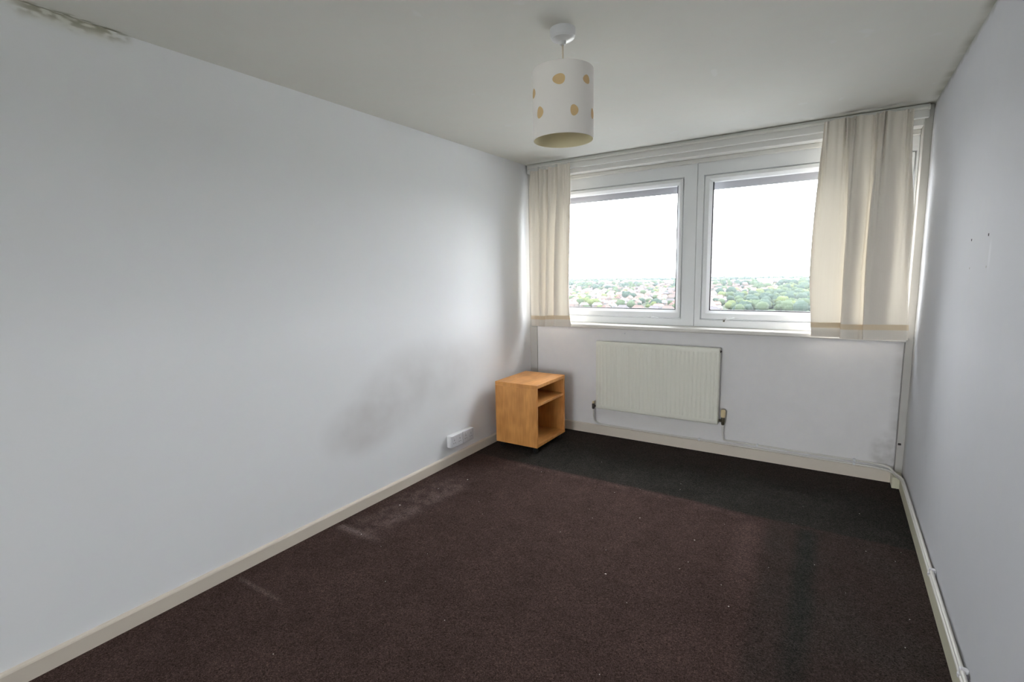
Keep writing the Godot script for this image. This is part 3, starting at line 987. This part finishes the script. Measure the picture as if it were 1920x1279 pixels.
func cabinet() -> void:
	var x0 := 0.088
	var x1 := 0.482
	var z0 := 0.240
	var z1 := 0.730
	var y0 := 0.050
	var y1 := 0.560
	var t := 0.019
	var o := base("bedside_cabinet", Vector3((x0 + x1) / 2.0, 0.0, (z0 + z1) / 2.0))
	tag(o, "small beech bedside cabinet on castors with two open shelves, in the left corner", "cabinet")
	one_box("top", Vector3(x0, y1 - 0.028, z0), Vector3(x1, y1, z1), 0.0015, M.beech, o)
	one_box("side_panel", Vector3(x0, y0, z1 - t), Vector3(x1, y1 - 0.0282, z1), 0.0012, M.beech, o)
	one_box("side_panel", Vector3(x0, y0, z0), Vector3(x1, y1 - 0.0282, z0 + t), 0.0012, M.beech, o)
	one_box("bottom_panel", Vector3(x0, y0, z0 + t + 0.0002), Vector3(x1 - 0.001, y0 + 0.024, z1 - t - 0.0002), 0.0012, M.beech, o)
	one_box("shelf", Vector3(x0 + 0.012, 0.384, z0 + t + 0.0002), Vector3(x1 - 0.004, 0.404, z1 - t - 0.0002), 0.0012, M.beech, o)
	one_box("back_panel", Vector3(x0 + 0.003, y0 + 0.0242, z0 + t + 0.0002), Vector3(x0 + 0.011, y1 - 0.0284, z1 - t - 0.0002), 0.0, M.beech, o)
	for x in [x0 + 0.04, x1 - 0.035]:
		for z in [z0 + 0.04, z1 - 0.035]:
			var st := mb()
			for s in [-1.0, 1.0]:
				lathe(st, Vector3(x, 0.0195, z + s * 0.004), [[0.0, 0.0], [0.0195, 0.0], [0.0195, 0.008], [0.016, 0.011], [0.0, 0.011]], 20, Vector3(0, 0, s))
			box(st, Vector3(x - 0.012, 0.02, z - 0.004), Vector3(x + 0.012, 0.044, z + 0.004), 0.002)
			box(st, Vector3(x - 0.02, 0.044, z - 0.02), Vector3(x + 0.02, y0 - 0.0002, z + 0.02), 0.001)
			build("castor", st, M.black, o)


func socket_outlet() -> void:
	var o := base("power_socket", Vector3(0, 0.185, 1.12))
	tag(o, "white surface-mounted power socket box on the left wall above the skirting", "socket")
	one_box("back_box", Vector3(0.0002, 0.137, 0.984), Vector3(0.036, 0.231, 1.262), 0.004, M.plastic, o)
	for k in 2:
		var za := 0.984 + 0.139 * k
		var f := one_box("faceplate", Vector3(0.0362, 0.1375, za + 0.0005), Vector3(0.0455, 0.2305, za + 0.1385), 0.003, M.plastic_grey, o)
		for s in 2:
			var zc := za + 0.037 + 0.065 * s
			one_box("pin_hole", Vector3(0.0452, 0.189, zc - 0.002), Vector3(0.0459, 0.198, zc + 0.002), 0.0, M.hole, f)
			one_box("pin_hole", Vector3(0.0452, 0.168, zc - 0.0135), Vector3(0.0459, 0.172, zc - 0.0065), 0.0, M.hole, f)
			one_box("pin_hole", Vector3(0.0452, 0.168, zc + 0.0065), Vector3(0.0459, 0.172, zc + 0.0135), 0.0, M.hole, f)
			one_box("switch", Vector3(0.0452, 0.205, zc - 0.006), Vector3(0.049, 0.219, zc + 0.006), 0.0015, M.plastic, f)


func lint() -> void:
	var st := mb()
	var r := RandomNumberGenerator.new()
	r.seed = 5
	var spots := [Vector2(0.242, 2.302), Vector2(0.30, 1.40), Vector2(0.22, 1.62), Vector2(0.17, 1.93), Vector2(1.56, 1.95), Vector2(2.79, 2.05), Vector2(2.795, 2.16), Vector2(1.52, 1.33), Vector2(1.85, 1.42), Vector2(2.1, 1.9), Vector2(2.40, 1.36), Vector2(1.62, 0.82)]
	for k in 42: spots.append(Vector2(r.randf_range(0.25, 2.8), r.randf_range(0.5, 3.2)))
	for k in spots.size():
		var p: Vector2 = spots[k]
		var s := r.randf_range(0.0009, 0.0017) * (1.7 if k < 10 else 1.0)
		box(st, Vector3(p.x - s * r.randf_range(0.7, 2.2), 0.0, p.y - s), Vector3(p.x + s, 0.0015, p.y + s), 0.0004)
	tag(build("carpet_lint", st, M.lint), "pale crumbs of lint scattered over the dark carpet", "lint", "", "stuff")


# ---------------------------------------------------------------- the town below

func far_enough(taken: Array, x: float, z: float) -> bool:
	for t in taken:
		if Vector2(t.x - x, t.y - z).length() < t.z + 8.2: return false
	return true


func land_y(x: float, z: float) -> float:
	var d := -z
	var hill := 7.0 * exp(-pow((x + 40.0) / 420.0, 2.0) - pow((d - 1500.0) / 420.0, 2.0))
	return GROUND + hill


# Direction of a ground point from the middle of the room's back: x over distance.
func bearing(x: float, z: float) -> float:
	return (x - 2.4) / (4.0 - z)


func in_view(x: float, z: float) -> bool:
	var b := bearing(x, z)
	var d := 4.0 - z
	return d < 1120.0 and d > 600.0 and ((b > -0.49 and b < -0.285) or (b > -0.245 and b < -0.04))


func wooded(x: float, z: float) -> bool:
	var b := bearing(x, z)
	var d := -z
	return b > -0.185 + 0.02 * sin(d * 0.013) + (d - 620.0) * 0.00017 and d > 560.0 and d < 1300.0


func crown_mesh(s: int, squash: float) -> ArrayMesh:
	var n := noise(s, 0.75, 3)
	var st := mb()
	var rows := 9
	var seg := 14
	var pts := []
	for r in rows + 1:
		var row := []
		var a := PI * r / rows
		for c in seg:
			var b := TAU * c / seg
			var d := Vector3(sin(a) * cos(b), cos(a), sin(a) * sin(b))
			var k := 1.0 + 0.42 * n.get_noise_3dv(d * 1.7) + 0.2 * n.get_noise_3dv(d * 5.0)
			row.append(Vector3(d.x, d.y * squash, d.z) * k)
		pts.append(row)
	for r in rows:
		for c in seg:
			var v := [pts[r][c], pts[r][(c + 1) % seg], pts[r + 1][(c + 1) % seg], pts[r + 1][c]]
			var nn: Vector3 = (v[0] + v[1] + v[2] + v[3]).normalized()
			if r > 0: tri(st, v[0], v[1], v[2], nn, nn, nn)
			if r < rows - 1: tri(st, v[0], v[2], v[3], nn, nn, nn)
	return st.commit()


func gable(st: SurfaceTool, w: float, d: float, y0: float, y1: float, over: float) -> void:
	var a := [Vector3(-w / 2 - over, y0, -d / 2 - over), Vector3(w / 2 + over, y0, -d / 2 - over), Vector3(w / 2 + over, y0, d / 2 + over), Vector3(-w / 2 - over, y0, d / 2 + over)]
	var r0 := Vector3(-w / 2 + w * 0.14, y1, 0)
	var r1 := Vector3(w / 2 - w * 0.14, y1, 0)
	var c := Vector3(0, (y0 + y1) / 2 - 0.3, 0)
	face(st, [a[0], a[1], r1, r0], c)
	face(st, [a[3], a[2], r1, r0], c)
	face(st, [a[0], a[3], r0], c)
	face(st, [a[1], a[2], r1], c)
	face(st, a, c)


func make_house(kind: int) -> Node3D:
	var o := Node3D.new()
	var w := [12.5, 11.0, 14.0][kind] as float
	var d := [8.0, 8.5, 7.5][kind] as float
	var e := [5.4, 5.2, 5.6][kind] as float
	var wm: Material = [M.far_white, M.far_brick, M.far_cream][kind]
	var rm: Material = [M.far_tile, M.far_slate, M.far_red][kind]
	var parts := []
	var st := mb()
	box(st, Vector3(-w / 2, 0, -d / 2), Vector3(w / 2, e, d / 2))
	parts.append(["walls", st, wm])
	st = mb()
	gable(st, w, d, e, e + 3.4, 0.4)
	parts.append(["roof", st, rm])
	st = mb()
	box(st, Vector3(-0.5, e + 2.6, -0.7), Vector3(0.5, e + 4.7, 0.7), 0.05)
	parts.append(["chimney", st, M.far_brick])
	for p in parts:
		var mi := MeshInstance3D.new()
		mi.name = p[0]
		mi.mesh = p[1].commit()
		mi.material_override = p[2]
		o.add_child(mi)
	for s in [-1.0, 1.0]:
		for q in [[-0.33, 1.0], [0.33, 1.0], [-0.33, 3.5], [0.33, 3.5]]:
			var ws := mb()
			box(ws, Vector3(q[0] * w - 0.9, q[1], s * d / 2 - 0.06), Vector3(q[0] * w + 0.9, q[1] + 1.25, s * d / 2 + 0.06))
			var wn := MeshInstance3D.new()
			wn.name = "window"
			wn.mesh = ws.commit()
			wn.material_override = M.far_glass
			o.add_child(wn, true)
	return o


func multi(called: String, mesh: Mesh, m: Material, places: Array, label: String, category: String) -> void:
	if places.is_empty(): return
	var mm := MultiMesh.new()
	mm.transform_format = MultiMesh.TRANSFORM_3D
	mm.use_colors = true
	mm.mesh = mesh
	mm.instance_count = places.size()
	for k in places.size():
		mm.set_instance_transform(k, places[k][0])
		mm.set_instance_color(k, places[k][1])
	var o := MultiMeshInstance3D.new()
	o.name = numbered(called)
	o.multimesh = mm
	o.material_override = m
	add_child(o, true)
	tag(o, label, category, "", "stuff")


func landscape() -> void:
	M.far_white = mat(rgb8(84, 82, 80), 0.9)
	M.far_brick = mat(rgb8(68, 56, 50), 0.9)
	M.far_cream = mat(rgb8(79, 74, 69), 0.9)
	M.far_tile = mat(rgb8(64, 51, 48), 0.9)
	M.far_slate = mat(rgb8(55, 54, 57), 0.85)
	M.far_red = mat(rgb8(72, 51, 46), 0.9)
	M.far_glass = mat(rgb8(70, 78, 86), 0.2)
	M.bark = mat(rgb8(84, 72, 58), 0.95)
	var leaf := [rgb8(44, 53, 40), rgb8(37, 47, 42), rgb8(56, 63, 40)]
	M.leaf = []
	for c in leaf:
		var m := mat(c, 0.9, 0.2)
		m.backlight_enabled = true
		m.backlight = Color(0.25, 0.3, 0.12)
		M.leaf.append(m)
	M.tinted = mat(Color.WHITE, 0.95, 0.1)
	M.tinted.vertex_color_use_as_albedo = true
	M.water = mat(rgb8(150, 160, 166), 0.12, 0.6)

	# the ground: gardens, roads and fields as patches
	var n1 := noise(61, 0.011, 3)
	var n2 := noise(62, 0.0022, 3)
	var st := mb()
	var nx := 130
	var nz := 130
	for pass_i in 1:
		var vs := []
		var cs := []
		for k in nz + 1:
			var d := 12.0 + 2560.0 * pow(float(k) / nz, 1.25)
			var rv := []
			var rc := []
			for j in nx + 1:
				var x := lerpf(-1.0, 1.0, float(j) / nx) * (300.0 + d * 1.25) - 0.2 * d
				var z := -d
				rv.append(Vector3(x, land_y(x, z), z))
				var a := n1.get_noise_2d(x, z)
				var b := n2.get_noise_2d(x, z)
				var c := Color(0.029, 0.035, 0.025).lerp(Color(0.05, 0.048, 0.046), smoothstep(-0.25, 0.35, a))
				if d > 1250.0:
					c = c.lerp(Color(0.085, 0.082, 0.074) if b > 0.0 else Color(0.036, 0.042, 0.034), smoothstep(1250.0, 1500.0, d) * 0.85)
				if wooded(x, z): c = Color(0.03, 0.04, 0.024)
				rc.append(c)
			vs.append(rv)
			cs.append(rc)
		for k in nz:
			for j in nx:
				for t in [[[0, 0], [0, 1], [1, 1]], [[0, 0], [1, 1], [1, 0]]]:
					for q in [t[0], t[2], t[1]]:
						st.set_color(cs[k + q[0]][j + q[1]])
						st.set_normal(Vector3.UP)
						st.add_vertex(vs[k + q[0]][j + q[1]])
	tag(build("ground", st, M.tinted), "flat ground of gardens and fields far below the window", "ground", "", "structure")
	st = mb()
	box(st, Vector3(-9000, GROUND - 1.5, -9000), Vector3(7000, GROUND - 0.6, -2480))
	tag(build("estuary", st, M.water), "pale wide water beyond the town at the horizon", "water", "", "structure")

	var crowns := [crown_mesh(71, 0.8), crown_mesh(72, 0.95), crown_mesh(73, 0.7)]
	var protos := [make_house(0), make_house(1), make_house(2)]
	var house_names := ["house", "house", "house"]
	var house_labels := ["distant pale rendered house with a brownish tiled roof seen through the window", "distant brick house with a grey slate roof seen through the window", "distant cream house with a reddish tiled roof seen through the window"]
	var house_groups := ["pale distant houses", "brick distant houses", "cream distant houses"]
	var tree_labels := ["distant mid green tree seen through the window", "distant dark bluish green tree seen through the window", "distant bright yellow-green tree seen through the window"]
	var tree_groups := ["mid green distant trees", "dark green distant trees", "bright green distant trees"]
	var house_mesh := mb()
	box(house_mesh, Vector3(-6, 0, -4), Vector3(6, 5.4, 4))
	var hm := house_mesh.commit()
	var roof_mesh := mb()
	gable(roof_mesh, 12, 8, 5.4, 8.8, 0.4)
	var rm := roof_mesh.commit()
	var far_walls := []
	var far_roofs := []
	var far_trees := []
	var n_house := 0
	var n_tree := 0
	var taken := []
	var r := RandomNumberGenerator.new()
	r.seed = 99
	# streets
	var d := 575.0
	while d < 2350.0:
		var turn := 0.16 * sin(d * 0.011)
		var x := -0.72 * d
		var step := 17.0 if d < 1200.0 else 21.0
		while x < 0.32 * d:
			x += step * r.randf_range(0.85, 1.25)
			var z := -d + (x + 0.25 * d) * turn + r.randf_range(-3, 3)
			if wooded(x, z) or (-z > 1380.0 and n2.get_noise_2d(x, z) > -0.05): continue
			var p := r.randf()
			if p < 0.7:
				var kind := r.randi_range(0, 2)
				var rot := turn + r.randf_range(-0.1, 0.1) + (PI / 2 if r.randf() < 0.2 else 0.0)
				if in_view(x, z) and n_house < 230 and far_enough(taken, x, z):
					var h: Node3D = protos[kind].duplicate()
					h.name = numbered(house_names[kind])
					add_child(h, true)
					h.position = Vector3(x, land_y(x, z), z)
					h.rotation.y = rot
					h.scale = Vector3.ONE * r.randf_range(0.9, 1.12)
					tag(h, house_labels[kind], "house", house_groups[kind])
					n_house += 1
					taken.append(Vector3(x, z, 8.5))
				else:
					var t := Transform3D(Basis(Vector3.UP, rot), Vector3(x, land_y(x, z), z))
					far_walls.append([t, [Color(0.07, 0.068, 0.066), Color(0.045, 0.037, 0.033), Color(0.065, 0.059, 0.054)][kind]])
					far_roofs.append([t, [Color(0.052, 0.041, 0.038), Color(0.044, 0.042, 0.045), Color(0.06, 0.04, 0.036)][kind]])
			if p > 0.5:
				var tx := x + r.randf_range(-7, 7)
				var tz := z - r.randf_range(10, 22)
				far_trees.append([tx, tz, r.randf_range(3.0, 6.0), r.randi_range(0, 2)])
		d += 33.0 if d < 1200.0 else 42.0
	# woodland on the right
	for k in 1000:
		var dd := r.randf_range(600.0, 1330.0)
		var b := r.randf_range(-0.21, 0.28)
		var x := b * dd
		if not wooded(x, -dd): continue
		far_trees.append([x, -dd, r.randf_range(4.0, 7.6), [0, 0, 1, 1, 2][r.randi_range(0, 4)]])
	# big clumps among the houses
	for q in [[-0.452, 655.0, 8.5, 2], [-0.43, 640.0, 7.0, 2], [-0.465, 645.0, 7.0, 0], [-0.36, 820.0, 9.0, 1], [-0.35, 815.0, 8.0, 1], [-0.30, 660.0, 8.0, 1], [-0.375, 640.0, 6.5, 0], [-0.20, 960.0, 8.0, 1], [-0.18, 970.0, 8.0, 1], [-0.16, 980.0, 9.0, 1]]:
		far_trees.push_front([q[0] * q[1], -q[1], q[2], q[3]])
	# tree belts further off
	for k in 2600:
		var dd := r.randf_range(1150.0, 2520.0)
		var x := r.randf_range(-0.75, 0.32) * dd
		var belt := absf(fmod(dd + 60.0 * n2.get_noise_2d(x * 2.0, dd * 2.0) * 4.0, 260.0) - 130.0)
		if belt > 26.0 and dd < 2350.0 and r.randf() > 0.10: continue
		far_trees.append([x, -dd, r.randf_range(5.0, 9.0), r.randi_range(0, 1)])
	for k in 900:
		var dd := r.randf_range(2330.0, 2540.0)
		far_trees.append([r.randf_range(-0.75, 0.32) * dd, -dd, r.randf_range(5.0, 9.0), r.randi_range(0, 1)])
	var many := [[], [], []]
	var trunk := mb()
	tube(trunk, [Vector3(0, 0, 0), Vector3(0.02, 0.6, 0), Vector3(0, 1.0, 0.02)], 0.13, 7)
	var tm := trunk.commit()
	for q in far_trees:
		var s: float = q[2]
		var y := land_y(q[0], q[1])
		var free := in_view(q[0], q[1]) and n_tree < 240
		if free:
			for t in taken:
				if Vector2(t.x - q[0], t.y - q[1]).length() < t.z + s * 1.3:
					free = false
					break
		if free:
			taken.append(Vector3(q[0], q[1], s * 1.3))
			var o := Node3D.new()
			o.name = numbered("tree")
			add_child(o, true)
			o.position = Vector3(q[0], y, q[1])
			o.rotation.y = r.randf() * TAU
			for part in [["crown", crowns[n_tree % 3], M.leaf[q[3]], s, s * 1.15], ["trunk", tm, M.bark, s, 0.0]]:
				var mi := MeshInstance3D.new()
				mi.name = part[0]
				mi.mesh = part[1]
				mi.material_override = part[2]
				mi.scale = Vector3.ONE * part[3]
				mi.position.y = part[4]
				o.add_child(mi)
			tag(o, tree_labels[q[3]], "tree", tree_groups[q[3]])
			n_tree += 1
		else:
			var c: Color = leaf[q[3]].srgb_to_linear()
			many[r.randi_range(0, 2)].append([Transform3D(Basis(Vector3.UP, r.randf() * TAU).scaled(Vector3.ONE * s), Vector3(q[0], y + s * 0.8, q[1])), c])
	for k in 3: multi("far_trees", crowns[k], M.tinted, many[k], ["belts of distant trees beyond the town", "scattered distant trees between far streets", "far woodland trees near the horizon"][k], "trees")
	multi("far_house_walls", hm, M.tinted, far_walls, "countless small far houses of the town", "houses")
	multi("far_house_roofs", rm, M.tinted, far_roofs, "roofs of the countless far houses", "roofs")
	# long pale sheds near the horizon
	for q in [[-0.255, 1750.0, 110.0], [-0.12, 1500.0, 80.0], [-0.085, 1820.0, 120.0], [-0.205, 1420.0, 60.0], [-0.33, 1900.0, 140.0]]:
		var x: float = q[0] * q[1]
		var o := base("warehouse", Vector3(x, land_y(x, -q[1]), -q[1]))
		var s2 := mb()
		var y := o.position.y
		box(s2, Vector3(x - q[2] / 2, y, -q[1] - 25), Vector3(x + q[2] / 2, y + 9, -q[1] + 25))
		build("walls", s2, M.far_white, o)
		s2 = mb()
		extrude(s2, [Vector2(-q[1] - 26, y + 9), Vector2(-q[1], y + 12.5), Vector2(-q[1] + 26, y + 9)], 0, x - q[2] / 2, x + q[2] / 2)
		build("roof", s2, M.far_white, o)
		tag(o, "long low white shed near the horizon seen through the window", "warehouse", "white sheds near the horizon")
	for p in protos: p.free()

	# haze over the town
	var fog := FogVolume.new()
	fog.name = "haze"
	fog.shape = RenderingServer.FOG_VOLUME_SHAPE_BOX
	fog.size = Vector3(16000, 220, 7900)
	fog.position = Vector3(-800, 55, -4000)
	var fm := FogMaterial.new()
	fm.density = 0.00003
	fm.albedo = Color(0.93, 0.97, 1.0)
	fog.material = fm
	add_child(fog)
	tag(fog, "thin pale haze lying over the distant town", "haze", "", "stuff")
